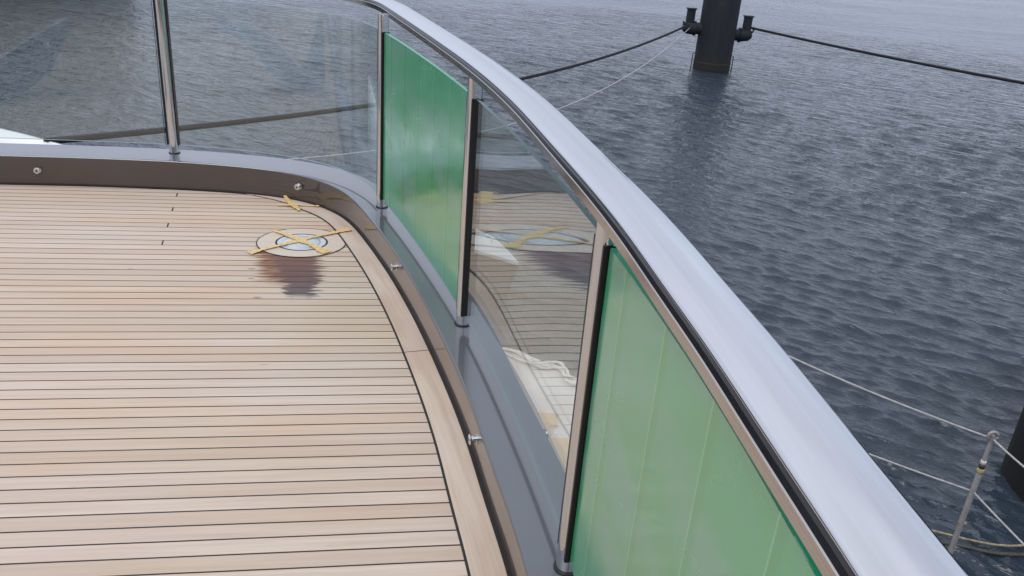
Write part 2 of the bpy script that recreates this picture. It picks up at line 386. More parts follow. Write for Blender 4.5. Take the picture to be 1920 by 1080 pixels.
# ------------------------------------------------------------------ deck (the ground of this place)
MJOINT = BASE.nearest_s((-.22, 2.719))
inner = [BASE.off(i, -.006) for i in range(0, len(BASE.P), 3)]
Pd = [(p.x, p.y) for p in inner] + [(-9.5, -6)]
bm = bmesh.new(); vs = [bm.verts.new((x, y, 0)) for x, y in Pd]; f = bm.faces.new(vs[::-1]); bmesh.ops.triangulate(bm, faces=[f]); 
me = bpy.data.meshes.new('deck'); bm.to_mesh(me); bm.free()
deck = link('deck', me, deck_material(), None, False); tag(deck, kind='structure')
for p in me.polygons:
    if p.normal.z < 0: p.flip()
black = simple('black_caulk', (.012, .010, .010), .55, var=.3)
iM = BASE.idx((-1.46, 4.262))
def marg_o(s, o):        # the margin board tapers out where it meets the coaming
    s0 = BASE.s[iM]; return o if o > -.05 else -.013 + (o + .013) * min(1, max(0.05, (s - s0) / .42))
sweep('margin_board', BASE, [(-.012, .004), (-.1005, .004), (-.1005, .0005), (-.012, .0005)], margin_material(), deck, i0=iM, of=marg_o)
sweep('caulk_seam', BASE, [(-.1005, .0030), (-.1075, .0030), (-.1075, .0008), (-.1005, .0008)], black, deck, i0=iM, of=marg_o)
sweep('edge_seam', BASE, [(.004, .0046), (-.012, .0046), (-.012, .0004), (.004, .0004)], black, deck)
# ------------------------------------------------------------------ coaming
n = NT('grey_gloss_paint'); o = n.obj()
c = n.mix(n.rng(n.noise(o, 1.5, 3), .3, .7), (.105, .112, .130, 1), (.125, .132, .148, 1))
c = n.mix(n.rng(n.noise(o, 900, 1), .5, .8, 0, .3), c, (.19, .20, .22, 1))
b = n.bsdf(Base_Color=c, Metallic=.55, Roughness=.38, Normal=n.bump(n.noise(o, 4, 2), .0002)); b.inputs['Coat Weight'].default_value = 1; b.inputs['Coat Roughness'].default_value = .012; b.inputs['Coat IOR'].default_value = 1.6
grey_paint = n.fin(b)
n = NT('coaming_face_reflection'); o = n.obj()  # inner face of the grey coaming: brown of the mirrored teak put into the colour
b = n.bsdf(Base_Color=n.mix(n.rng(n.noise(o, 2, 3), .3, .7), (.062, .048, .042, 1), (.075, .058, .052, 1)), Metallic=.35, Roughness=.4, Normal=n.bump(n.noise(o, 4, 2), .00025)); b.inputs['Coat Weight'].default_value = 1; b.inputs['Coat Roughness'].default_value = .01; b.inputs['Coat IOR'].default_value = 1.6
face_reflection = n.fin(b)
r = .007
prof = [(0, -.02), (0, 1 - r - .003), (0, 1 - r), (.0007, 1 - r * .5), (.0024, 1 - r * .18), (.0045, 1 - r * .03), (r, 1), (r + .003, 1), (1.990, 1), (1.994, 1), (2.0, 1 - .003), (2.004, 1 - .008), (2.0, 1 - .02), (2.0, -.02)]
def cz(s, z): return z if z < 0 else HC(s) + (z - 1)
def co(s, o): return OUT(s) + (o - 2.0) if o > 1 else o
coam = sweep('coaming', BASE, prof, [grey_paint, face_reflection], None, zf=cz, of=co, flat=.9, mi=[1, 1, 1, 0, 0, 0, 0, 0, 0, 0, 0, 0, 0, 0])
tag(coam, 'glossy grey coaming curving round the teak deck edge under the railing', 'coaming')
chrome = steel('polished_steel', .012, .66)
dark_hole = simple('dark_socket', (.02, .02, .02), .5)
for (x, y, z) in ((-2.505, 4.18, .082), (-1.166, 4.221, .082), (-.501, 3.259, .080), (-.068, 2.046, .078), (.222, .62, .078)):
    i = BASE.idx((x, y)); q = BASE.P[i]; N = BASE.N[i]; ax = (-N.x, -N.y, 0); c0 = (q.x, q.y, z)
    st = mesh('snap_stud', *lathe(c0, ax, [(-.002, .0165), (.0025, .0165), (.0035, .0135), (.004, .0105), (.0095, .0105), (.010, .0085), (.0115, .0085), (.012, .0110), (.0175, .0110), (.018, .0155), (.0215, .0165), (.0235, .0150), (.0240, .0075)]), chrome, coam, flat_angle=.5)
    mesh('socket', *lathe(Vector(c0) + Vector(ax) * .0239, ax, [(0, .0062), (.0004, .0058)], 6), dark_hole, st, False)
# ------------------------------------------------------------------ railing
rail = empty('glass_railing', (POST['C'][0], POST['C'][1], .138))
tag(rail, 'curved glass railing with polished steel posts and a wide silver handrail', 'railing')
n = NT('handrail_steel'); o = n.obj(); uvv = n.xyz(n.uv())
st = n.noise(n.vec(n.math('MULTIPLY', uvv[0], 1.2), n.math('MULTIPLY', uvv[1], 55), 0), 1.0, 4, .6)
sm = n.noise(o, 4.0, 4, .6)
cc = n.mix(n.rng(st, .3, .75), (.56, .57, .60, 1), (.60, .61, .635, 1))
b = n.bsdf(Base_Color=cc, Metallic=1.0, Roughness=n.rng(sm, .3, .7, .045, .13), Normal=n.bump(n.noise(n.vec(n.math('MULTIPLY', uvv[0], .8), n.math('MULTIPLY', uvv[1], 14), 0), 1, 2), .0012))
n.l(n.math('ADD', n.rng(sm, .3, .7, .035, .11), n.rng(n.noise(o, 160, 2), .60, .72, 0, .12)), b.inputs['Roughness'])
rail_steel = n.fin(b)
oval = []
OI, OO = -.0495, .053
for k in range(13):                       # crowned top
    t = k / 12; oval.append((OI + .006 + (OO - OI - .014) * t, .0075 + .0095 * (1 - (2 * t - 1) ** 2)))
for k in range(1, 8):                     # rounded outer shoulder
    a = math.pi / 2 - math.pi * k / 7; oval.append((OO - .008 + .008 * math.cos(a), -.0005 + .008 * math.sin(a)))
for k in range(0, 7):
    a = -math.pi / 2 - math.pi * k / 7; oval.append((OI + .006 + .006 * math.cos(a), .0012 + .006 * math.sin(a)))
oval = oval[::-1]
hr = sweep('handrail', RAIL, oval, rail_steel, rail, zf=rzf(RAIL), flat=1.5)
ch = [(-.0565, -.030), (-.058, -.0285), (-.058, -.0105), (-.0565, -.009), (-.014, -.009), (-.012, -.0105), (-.012, -.0285), (-.014, -.030)]
sweep('rail_shade_strip', RAIL, [(-.0560, -.0088), (-.0530, -.0020), (-.0488, .0005), (-.02, .0003), (-.02, -.0088)], simple('rail_shade_black', (.008, .008, .010), .25, var=.2), hr, zf=rzf(RAIL), flat=.5)  # black strip standing in for shade and dark reflection below the silver edge
n = NT('brushed_channel'); q_uv = n.xyz(n.uv()); f_ = n.noise(n.vec(n.math('MULTIPLY', q_uv[0], 1.5), n.math('MULTIPLY', q_uv[1], 400), 0), 1, 3)
b = n.bsdf(Base_Color=n.mix(f_, (.36, .33, .31, 1), (.62, .59, .56, 1)), Metallic=1.0, Roughness=.2); chan_m = n.fin(b)
sweep('rail_channel', RAIL, ch, chan_m, hr, zf=rzf(RAIL), flat=.7)
# line on which posts and glass stand
offs = []
for k in 'ABCD':
    i = BASE.idx(POST[k]); offs.append((BASE.s[i], (Vector(POST[k]) - BASE.P[i]).dot(BASE.N[i])))
print('post offsets', offs)
offs.append((sD + .8, .115)); offs.insert(0, (sA - .5, offs[0][1]))
def GO(s): return sat(s, offs)
left = [BASE.off(i, GO(BASE.s[i])) for i in range(0, BASE.idx((-2.4, 4.16)), 40)]
corner = [BASE.off(BASE.idx(p), sat(BASE.nearest_s(p), offs)) for p in ((-1.55, 4.265), (-1.22, 4.24), (-1.0, 4.135), (-.86, 3.99))]
ctrl = [(p.x, p.y, 0) for p in left] + [(*POST['A'], 0)] + [(p.x, p.y, 0) for p in corner] + [(*POST['B'], 0), (-.405, 3.285, 0), (*POST['C'], 0), (.020, 2.090, 0), (*POST['D'], 0), (.290, .89, 0), (.352, .26, 0), (.380, -.4, 0), (.390, -1.0, 0), (.39, -6, 0)]
GL = Path(relax(resample(catmull(ctrl, 24), .02), 30))
gs = {k: GL.nearest_s(POST[k]) for k in 'ABCD'}
gs['Z'] = gs['A'] - 1.37; gs['Y'] = gs['Z'] - 1.37; gs['E'] = gs['D'] + 1.25; gs['F'] = gs['E'] + 1.25
rubber = simple('black_rubber', (.006, .006, .007), .45, var=.2)
def hc_xy(q): return HC(BASE.nearest_s((q.x, q.y)))
GT = .945   # glass top above deck near C; follows the rail
def glass_top(q): return sat(q.y, [(-3, .930), (.3, .935), (1.2, .936), (1.5, .938), (2.68, .942), (3.85, .957), (4.5, .965)])
for k in 'YZABCDEF':
    if k in POST: q = Vector(POST[k]); N = GL.N[GL.idx(q)]
    else: q, N = GL.at(gs[k])
    h0 = hc_xy(q); top = RZ(q.y) - .0302; T = Vector((N.y, -N.x))
    V, F = lathe((q.x, q.y, h0), (0, 0, 1), [(0, .025), (top - h0, .025)], 40)
    po = mesh('post', V, F, chrome, rail, flat_angle=.6)
    mesh('base_ring', *lathe((q.x, q.y, h0), (0, 0, 1), [(.0, .0300), (.0035, .0300), (.0045, .0285), (.0045, .0252)], 40), rubber, po, flat_angle=.6)
    gt = glass_top(q); g0 = h0 + .045
    for sg in (-1, 1):
        c = Vector((q.x, q.y, 0)) + Vector((T.x, T.y, 0)) * (sg * .0298)
        bevel(mesh('rubber_gasket', *box((c.x, c.y, (g0 + gt) / 2), T.to_3d(), N.to_3d(), (0, 0, 1), .0048, (.006 if k in 'AYZ' else .018), (gt - g0) / 2), rubber, po, False), .0015)
        bevel(mesh('glass_clip', *box((c.x, c.y, (gt + top) / 2), T.to_3d(), N.to_3d(), (0, 0, 1), .0045, .0125, (top - gt) / 2 - .0005), chrome, po, False), .002)
clear = glass('clear_glass', (.925, .955, .950, 1)); 
n = NT('glass_edge'); b = n.bsdf(Base_Color=(.075, .16, .16, 1), Roughness=.25); edge_m = n.fin(b)
n = NT('pale_edge'); b = n.bsdf(Base_Color=(.17, .21, .22, 1), Roughness=.2); pale_edge = n.fin(b)  # bottom edge of the same glass, its bright reflection put into a paler colour
n = NT('film_edge'); b = n.bsdf(Base_Color=(.02, .42, .20, 1), Roughness=.2); film_edge = n.fin(b)
film = film_material()
order = 'YZABCDEF'
for a, b2 in zip(order, order[1:]):
    s0, s1 = gs[a] + .0345, gs[b2] - .0345; m = max(8, int((s1 - s0) / .03)); V, F, MI = [], [], []
    Vf, Ff, UVf = [], [], []; green = (a + b2) in ('BC', 'DE')
    for i in range(m + 1):
        q, N = GL.at(s0 + (s1 - s0) * i / m); z0 = hc_xy(q) + .047; z1 = glass_top(q)
        for oo in (-.006, .006):
            for z in (z0, z1): V.append((q.x + N.x * oo, q.y + N.y * oo, z))
        for oo in (-.0062, -.0068):
            for z in (z0 + .001, z1 - .001): Vf.append((q.x + N.x * oo, q.y + N.y * oo, z))
    for i in range(m):
        A, B = i * 4, i * 4 + 4     # 0 inner-bottom 1 inner-top 2 outer-bottom 3 outer-top
        F += [(A, A + 1, B + 1, B), (A + 2, B + 2, B + 3, A + 3), (A + 1, A + 3, B + 3, B + 1), (A, B, B + 2, A + 2)]; MI += [0, 0, 1, 2]
        for fc in ((A, B, B + 1, A + 1), (A + 2, A + 3, B + 3, B + 2), (A + 1, B + 1, B + 3, A + 3), (A, A + 2, B + 2, B)):
            Ff.append(fc); UVf.append([((s1 - s0) * (v // 4) / m, (v % 2) * .8) for v in fc])
    F += [(0, 2, 3, 1), (m * 4, m * 4 + 1, m * 4 + 3, m * 4 + 2)]; MI += [1, 1]
    g = mesh('glass_panel', V, F, [clear, film_edge if green else edge_m, pale_edge], rail, True, mi=MI)
    bmm = bmesh.new(); bmm.from_mesh(g.data); bmesh.ops.recalc_face_normals(bmm, faces=bmm.faces)
    for e in bmm.edges:
        if e.calc_face_angle(0) > .6: e.smooth = False
    bmm.to_mesh(g.data); bmm.free()
    Ff += [(0, 1, 3, 2), (m * 4, m * 4 + 2, m * 4 + 3, m * 4 + 1)]; UVf += [[(0, 0)] * 4] * 2
    if green:
        g['label'] = 'glass panel covered with frosted green film'
        fo = mesh('protective_film', Vf, Ff, film, g, True, UVf)
        bmm = bmesh.new(); bmm.from_mesh(fo.data); bmesh.ops.recalc_face_normals(bmm, faces=bmm.faces)
        for e in bmm.edges:
            if e.calc_face_angle(0) > .6: e.smooth = False
        bmm.to_mesh(fo.data); bmm.free()
# ------------------------------------------------------------------ flush hatch ring in the planking
cx, cy = -1.000, 3.638; ru, rv = .206, .183
hatch = empty('deck_hatch', (cx, cy, 0)); tag(hatch, 'round flush deck light with pale cover ringed by teak, taped over with a yellow cross', 'deck light')
def ell(f, t):
    u, v = ru * f * math.cos(t), rv * f * math.sin(t); return cx + u * TU[0] + v * TV[0], cy + u * TU[1] + v * TV[1]
def clip(x, y):    # the ring stops at the margin board
    i = BASE.idx((x, y)); d = (Vector((x, y)) - BASE.P[i]).dot(BASE.N[i])
    if d > -.109: q = BASE.off(i, -.109); return q.x, q.y
    return x, y
def annulus(name, f0, f1, z, mat, zb=.0004, parent=hatch, dome=0):
    V, F = [], []; N_ = 96; UV = []
    for i in range(N_):
        t = 2 * math.pi * i / N_
        for f_, zz in ((f0, z), (f1, z), (f1, zb)): x, y = clip(*ell(f_, t)); V.append((x, y, zz))
    for i in range(N_):
        a, b_ = i * 3, (i + 1) % N_ * 3; F += [(a, a + 1, b_ + 1, b_), (a + 1, a + 2, b_ + 2, b_ + 1)]
    return mesh(name, V, F, mat, parent, False)
def disc(name, f, z, mat, parent=hatch, zb=.0004):
    N_ = 64; V = [(*ell(f * rr, 2 * math.pi * i / N_), zz) for rr, zz in ((1, zb), (1, z), (.93, z + .003), (.6, z + .005), (.2, z + .006)) for i in range(N_)]
    F = [(j * N_ + i, j * N_ + (i + 1) % N_, (j + 1) * N_ + (i + 1) % N_, (j + 1) * N_ + i) for j in range(4) for i in range(N_)] + [tuple(4 * N_ + i for i in range(N_))]
    return mesh(name, V, F, mat, parent, True)
n = NT('hatch_teak'); P = n.xyz(n.obj()); col, g2 = wood_colour(n, P[0], P[1], 3.3)
ring_wood = n.fin(n.bsdf(Base_Color=n.mix(.35, col, (.60, .50, .42, 1)), Roughness=.55))
annulus('caulk_ring', .975, 1.0, .0030, black); annulus('teak_ring', .585, .975, .0027, ring_wood)
annulus('inner_caulk', .54, .585, .0032, black)
annulus('cover_rim', .42, .54, .0030, simple('rim_white', (.50, .52, .55), .22, var=.08))
disc('cover_glass', .42, .0034, simple('pale_cover', (.50, .55, .60), .08, var=.1, sc=8))
# ------------------------------------------------------------------ yellow tape
n = NT('yellow_tape'); o = n.obj(); ty = n.noise(o, 60, 3)
b = n.bsdf(Base_Color=n.mix(n.rng(ty, .3, .7), (.70, .47, .15, 1), (.82, .62, .30, 1)), Roughness=.42, Normal=n.bump(n.noise(o, 90, 3), .003)); b.inputs['Alpha'].default_value = .88
tape_m = n.fin(b)
def tape(P, wds, label, seed, name='tape_strip'):
    rnd = random.Random(seed); Q = resample(catmull(P, 10), .008); V, F = [], []; n_ = len(Q)
    for i, p in enumerate(Q):
        t = (Q[min(i + 1, n_ - 1)] - Q[max(i - 1, 0)]).normalized(); sd = t.cross(Vector((0, 0, 1))).normalized(); wv = sat(i / (n_ - 1), [(j / (len(wds) - 1), x) for j, x in enumerate(wds)]) / 2
        for k in range(5):
            e = (k - 2) / 2; q = p + sd * (wv * e * (1 + rnd.uniform(-.28, .28) * (abs(e) == 1))); q.z += rnd.uniform(0, .0022); V.append(q)
        for k in range(5): V.append(V[-5] - Vector((0, 0, .0008)))
    for i in range(n_ - 1):
        a, b_ = i * 10, i * 10 + 10
        for k in range(4): F += [(a + k, a + k + 1, b_ + k + 1, b_ + k), (a + 5 + k, b_ + 5 + k, b_ + 6 + k, a + 6 + k)]
        F += [(a, b_, b_ + 5, a + 5), (a + 4, a + 9, b_ + 9, b_ + 4)]
    F += [(0, 5, 6, 1), (1, 6, 7, 2), (2, 7, 8, 3), (3, 8, 9, 4)]
    o_ = mesh(name, V, F, tape_m, None, False); tag(o_, label, 'tape', 'strips of yellow tape stuck round the deck light'); return o_
tape([(-1.190, 3.455, .006), (-1.10, 3.545, .009), (-1.003, 3.643, .012), (-.91, 3.745, .009), (-.815, 3.84, .009)], (.040, .016, .018, .038, .02, .016, .022, .045), 'long yellow tape strip crossing the round deck light and running onto the margin board', 1)
tape([(-1.160, 3.748, .006), (-1.09, 3.70, .009), (-1.008, 3.640, .014), (-.93, 3.585, .010), (-.855, 3.525, .007)], (.024, .018, .030, .044, .024, .034, .052), 'shorter yellow tape strip of the cross, ending beside the dark spill', 2)
tape([(-1.243, 4.218, .022), (-1.225, 4.200, .009), (-1.195, 4.15, .007), (-1.168, 4.115, .009), (-1.14, 4.08, .008), (-1.118, 4.05, .007)], (.016, .026, .018, .040, .022, .016), 'small yellow tape strip climbing from the planks onto the coaming', 3)
tape([(-1.255, 4.105, .008), (-1.19, 4.118, .011), (-1.15, 4.125, .010), (-1.10, 4.130, .008), (-1.04, 4.135, .008)], (.008, .014, .036, .012, .010, .026), 'small yellow tape strip lying along the foot of the coaming', 4)
# ------------------------------------------------------------------ water
import numpy as np
rg = np.random.default_rng(5)
NR, NA = 860, 600; r0, r1 = 4.0, 62.0
a0, a1 = math.radians(-44), math.radians(44)
rad = r0 * (r1 / r0) ** (np.arange(NR) / (NR - 1)); ang = a0 + (a1 - a0) * np.arange(NA) / (NA - 1)
RR, AA = np.meshgrid(rad, ang, indexing='ij'); X = RR * np.sin(AA); Y = RR * np.cos(AA)
cell = np.maximum(RR * (np.log(r1 / r0) / NR), RR * (a1 - a0) / NA)
DX = np.zeros_like(X); DY = np.zeros_like(X); DZ = np.zeros_like(X); NWV = 190
edge = np.clip((r1 - RR) / 12, 0, 1) * np.clip((RR - r0) / 1.0, 0, 1) * np.clip((a1 - np.abs(AA)) / .05, 0, 1)
gust = 1 + .28 * np.sin(X * .11 + Y * .23 + 1.0) + .2 * np.sin(-X * .31 + Y * .17) * np.sin(Y * .09 + 2)
for i in range(NWV):
    lam = .07 * (1.2 / .07) ** rg.random(); kk = 2 * np.pi / lam
    th = math.radians(58 + rg.normal(0, 16 + (8 if lam < .4 else 0)))
    sl = WAVE_SLOPE / math.sqrt(NWV) * math.sqrt(2) * math.exp(-.5 * (math.log(lam / .24) / .75) ** 2) * 1.25
    at_ = np.clip((lam / cell - 2.8) / 3.0, 0, 1) * edge * gust; am = sl / kk
    ph = kk * (X * math.cos(th) + Y * math.sin(th)) + rg.random() * 6.283
    DZ += am * at_ * np.cos(ph); DX -= 1.15 * am * at_ * math.cos(th) * np.sin(ph); DY -= 1.15 * am * at_ * math.sin(th) * np.sin(ph)
co_ = np.stack([X + DX, Y + DY, WATER + DZ], -1).reshape(-1, 3)
idx = np.arange(NR * NA).reshape(NR, NA)
q_ = np.stack([idx[:-1, :-1], idx[:-1, 1:], idx[1:, 1:], idx[1:, :-1]], -1).reshape(-1, 4)
W_ = 1500.0     # flat water all round the wave patch, sharing its border
bord = list(idx[0, :]) + list(idx[1:, -1]) + list(idx[-1, -2::-1]) + list(idx[-2:0:-1, 0])
bx = co_[bord, :2]; cen = np.array([0.0, 25.0]); dv = bx - cen; dv /= np.linalg.norm(dv, axis=1)[:, None]
near_i = NR * NA
extra = [(0, 1.0, WATER)]
outer_pts = [(x, y, WATER) for x, y in ((-W_, -W_), (-W_, W_), (W_, W_), (W_, -W_))]
co_ = np.concatenate([co_, np.array(extra + outer_pts)])
me = bpy.data.meshes.new('water'); tri = []
c0_, cSW, cNW, cNE, cSE = near_i, near_i + 1, near_i + 2, near_i + 3, near_i + 4
for j in range(NA - 1): tri.append((c0_, idx[0, j], idx[0, j + 1])); 
for j in range(NR - 1): tri.append((cNW, idx[j, 0], idx[j + 1, 0])); tri.append((cNE, idx[j + 1, -1], idx[j, -1]))
for j in range(NA - 1): tri.append(((cNW if j < NA // 2 else cNE), idx[-1, j], idx[-1, j + 1]))
tri.append((cNW, idx[-1, NA // 2], cNE)); tri += [(cSW, c0_, cNW), (cSW, cSE, c0_), (cSE, cNE, c0_), (c0_, cNW, idx[0, 0]), (c0_, idx[0, -1], cNE)]
faces = [tuple(int(v) for v in f) for f in q_] + [tuple(int(v) for v in f) for f in tri]
me.from_pydata(co_.tolist(), [], faces); me.update()
bmm = bmesh.new(); bmm.from_mesh(me)
for f in bmm.faces:
    if f.normal.z < 0: f.normal_flip()
bmm.to_mesh(me); bmm.free()
water = link('water', me, water_material()); tag(water, kind='structure')
# ------------------------------------------------------------------ own hull and lower deck
white = simple('white_hull_paint', (.74, .75, .76), .12, var=.03, sc=2)
darkhull = simple('dark_hull_paint', (.006, .006, .007), .6, var=.2, sc=3)
cream = simple('pale_deck_paint', (.62, .60, .58), .45, var=.07, sc=3, bump=.0006)
low = [(-5.3, 9.0), (-4.2, 8.75), (-2.6, 8.25), (-1.2, 7.85), (.02, 7.5), (.40, 7.30), (.76, 7.0), (1.4, 6.3), (1.9, 5.5), (2.15, 4.5), (2.2, 3.0), (2.2, -6), (-9, -6), (-9, 7)]
ld = mesh('lower_deck', *poly_prism(low, -2.75, -2.6), cream, None, False); bevel(ld, .02); tag(ld, 'pale lower deck seen through the clear glass beyond the coaming', 'lower deck')
hullp = [(x * .985 - .05, y * .985 - .03) for x, y in low]
hl = mesh('hull_side', *poly_prism(hullp, WATER - .5, -2.752), white, ld, False)
wall = sweep('upper_side', BASE, [(.02, -.03), (2.0, -.03), (1.9, -2.59), (.02, -2.59)], white, coam, of=lambda s, o: OUT(s) - .015 + (o - 2) if o > 1 else o)
# white bulwark on the left
bw_c = catmull([(-10.5, 11.1, 0), (-8.2, 10.85, 0), (-6.73, 10.35, 0), (-6.18, 10.12, 0), (-5.7, 9.88, 0), (-5.2, 9.6, 0), (-4.6, 9.15, 0), (-4.1, 8.72, 0)], 8)
BW = Path(bw_c)
bw = sweep('bulwark', BW, [(-.30, -2.62), (-.24, -1.72), (-.20, -1.62), (-.12, -1.55), (0, -1.52), (.09, -1.55), (.14, -1.66), (.16, -2.9), (-.2, -2.9)], white, None, flat=.9)
tag(bw, 'white curved bulwark of the lower deck beyond the left glass panel', 'bulwark')
# tender whose bow points right
tn = empty('tender', (-1.2, 12.4, WATER)); tag(tn, 'small boat with white deck and dark hull seen through the clear panel', 'boat')
rim = [(.079, 12.195), (-.02, 12.45), (-.135, 12.74), (-.38, 13.24), (-.732, 13.60), (-1.3, 13.75), (-2.6, 13.2), (-2.75, 12.55), (-2.4, 12.3), (-1.6, 12.45), (-.65, 12.60)]
wl = [(-.10, 12.42), (-.15, 12.6), (-.25, 12.9), (-.5, 13.1), (-.85, 13.35), (-1.35, 13.5), (-2.5, 13.0), (-2.65, 12.5), (-2.3, 12.15), (-1.5, 12.1), (-.60, 12.28)]
nn = len(rim); V = [(x, y, -3.63) for x, y in rim] + [(x, y, WATER - .1) for x, y in wl]
mesh('hull', V, [tuple(range(nn, 2 * nn))] + [(i, nn + i, nn + (i + 1) % nn, (i + 1) % nn) for i in range(nn)], darkhull, tn, False)
mesh('boat_deck', *poly_prism(rim, -3.63, -3.58), simple('boat_white', (.50, .52, .55), .3, var=.06, sc=1.5), tn, False)
mesh('deck_cleat', *add(tube([(-.40, 12.95, -3.58), (-.40, 12.95, -3.50)], .018, 8), tube([(-.48, 12.99, -3.49), (-.32, 12.91, -3.49)], .016, 8)), chrome, tn)
# white rope and boards on the lower deck
rope_w = simple('white_rope', (.72, .71, .67), .7, var=.15, sc=40, bump=.004)
def rope_bundle(P, r, strands, seed, label, mat, name='mooring_line', cat='rope'):
    rnd = random.Random(seed); parts = []
    for k in range(strands):
        ph = rnd.uniform(0, 6); Q = resample([p + Vector((rnd.uniform(-.015, .015), rnd.uniform(-.015, .015), 0)) for p in catmull(P, 8)], .04)
        L_ = len(Q); Q = [p + Vector((.035 * math.sin(i * .21 + ph), .05 * math.sin(i * .17 + ph * 2), .02 + .02 * math.sin(i * .3 + ph))) for i, p in enumerate(Q)]
        parts.append(tube(Q, r, 8))
    o_ = mesh(name, *add(*parts), mat, None); tag(o_, label, cat); return o_
rope_bundle([(-.35, 7.50, -2.58), (.05, 7.42, -2.58), (.32, 7.20, -2.58), (.50, 7.22, -2.58), (.62, 6.95, -2.58), (.82, 6.85, -2.58), (1.1, 6.5, -2.58)], .012, 5, 3, 'loose bundle of white rope along the edge of the lower deck', rope_w, 'rope_bundle')
ply = simple('cardboard', (.55, .40, .24), .7, var=.12, sc=6)
b1 = mesh('board', *poly_prism([(.20, 6.36), (.493, 6.368), (.490, 6.181), (.43, 6.18), (.43, 6.02), (.2, 6.02)], -2.597, -2.575), ply, None, False); tag(b1, 'small tan board with a notched corner on the lower deck, farther from the post', 'board', 'tan boards on the lower deck')
b3 = mesh('board', *poly_prism([(.433, 5.98), (.70, 6.0), (.66, 5.2), (.25, 5.2), (.30, 5.6), (.425, 5.9)], -2.597, -2.57), ply, None, False); tag(b3, 'larger tan board on the lower deck beside the rightmost clear panel post', 'board', 'tan boards on the lower deck')
# ------------------------------------------------------------------ mooring pile
n = NT('navy_pile_paint'); o = n.obj(); P = n.xyz(o)
streak = n.noise(n.vec(n.math('MULTIPLY', P[0], 5), n.math('MULTIPLY', P[1], 5), n.math('MULTIPLY', P[2], .5)), 1.0, 4, .6)
c = n.mix(n.rng(streak, .4, .7), (.005, .007, .014, 1), (.012, .015, .024, 1))
c = n.mix(n.rng(n.noise(o, 2.5, 4, .65), .60, .72, 0, .6), c, (.035, .022, .014, 1))
c = n.mix(n.math('MULTIPLY', n.rng(P[2], WATER + .75, WATER + .25, 0, 1), n.rng(streak, .3, .5, .3, .9)), c, (.012, .012, .006, 1))
navy = n.fin(n.bsdf(Base_Color=c, Roughness=.75))
rusty = simple('weathered_band', (.028, .024, .016), .8, var=.3, sc=6)
PX, PY, PR = 7.86, 37.35, .78
pile = empty('mooring_pile', (PX, PY, WATER)); tag(pile, 'dark navy steel mooring pile with two bollard arms standing in the open water', 'pile')
mesh('pile_tube', *lathe((PX, PY, WATER - 3), (0, 0, 1), [(0, PR), (3.05, PR), (3.06, PR * 1.012), (3.30, PR * 1.012), (3.31, PR), (6.75, PR), (6.76, PR * 1.02), (9.0, PR * 1.02)], 48), navy, pile, flat_angle=.6)
mesh('waterline_band', *lathe((PX, PY, WATER + .31), (0, 0, 1), [(0, PR * 1.003), (.0, PR * 1.02), (.07, PR * 1.02), (.07, PR * 1.003)], 48), rusty, pile, flat_angle=.6)
for sg in (-1, 1):
    zb = -2.62 if sg < 0 else -2.78; dx = Vector((sg, .13 * sg, 0)).normalized(); c0 = Vector((PX, PY, zb))
    arm = add(tube([c0 + dx * .7, c0 + dx * .98], .24, 20), tube([c0 + dx * .98, c0 + dx * 1.03], .30, 20), tube([c0 + dx * 1.03, c0 + dx * 1.36 + Vector((0, 0, .03)), c0 + dx * 1.50 + Vector((0, 0, .06))], [.27, .26, .17], 20))
    am = mesh('bollard_arm', *arm, navy, pile, flat_angle=.6)
    hz = c0 + dx * 1.26 + Vector((0, 0, .16))
    mesh('hook_plate', *add(box(hz + Vector((0, -.04, .34)), dx, (0, 1, 0), (0, 0, 1), .17, .12, .28), box(hz + Vector((0, -.04, .63)), dx, (0, 1, 0), (0, 0, 1), .21, .16, .025), tube([hz + dx * (.10) + Vector((0, -.15, .05)), hz + dx * .26 + Vector((0, -.15, .0)), hz + dx * .30 + Vector((0, -.15, .12))], .045, 8)), navy, am, False)
    gx = c0 + dx * .87
    mesh('guide_pipe', *tube([(PX + sg * .88, PY, WATER - .3), (PX + sg * .88, PY, WATER + .62), (PX + sg * .80, PY, WATER + .66)], .022, 8), navy, pile)
def sag_rope(S_, E_, sag, r, mat, label, name, cat='rope', group=None):
    S_ = Vector(S_); E_ = Vector(E_); n_ = 90; P = []
    for i in range(n_ + 1):
        t = i / n_; p = S_.lerp(E_, t); p.z -= 4 * sag * t * (1 - t); P.append(p)
    o_ = mesh(name, *tube(P, r, 8), mat, None); tag(o_, label, cat, group); return o_
haw = simple('dark_hawser', (.004, .005, .008), .8, var=.4, sc=25, bump=.01)
thin = simple('pale_line', (.42, .43, .44), .7, var=.15, sc=20)
sag_rope((6.50, 36.62, -2.42), (-5.846, 9.925, -1.52), .62, .044, haw, 'dark mooring hawser sagging from the left bollard of the pile to the white bulwark', 'hawser', 'rope', 'dark hawsers made fast to the pile')
sag_rope((9.25, 37.2, -2.42), (18.47, 24.57, -2.4), .10, .05, haw, 'dark mooring hawser running from the right bollard out of the picture', 'hawser', 'rope', 'dark hawsers made fast to the pile')
sag_rope((6.55, 36.62, -2.55), (-3.582, 11.367, -2.0), 1.09, .014, thin, 'thin white line sagging below the dark hawser', 'thin_line', 'rope')
# ------------------------------------------------------------------ second pile, close by
P2 = (7.00, 8.22)
p2 = empty('mooring_pile', (P2[0], P2[1], WATER)); tag(p2, 'black pile cut off by the right edge of the picture near the stanchion', 'pile')
mesh('pile_tube', *lathe((P2[0], P2[1], WATER - 3), (0, 0, 1), [(0, .95), (8.4, .95), (8.42, .9)], 48), simple('wet_black_pile', (.004, .004, .004), .8, var=.4, sc=3), p2, flat_angle=.6)
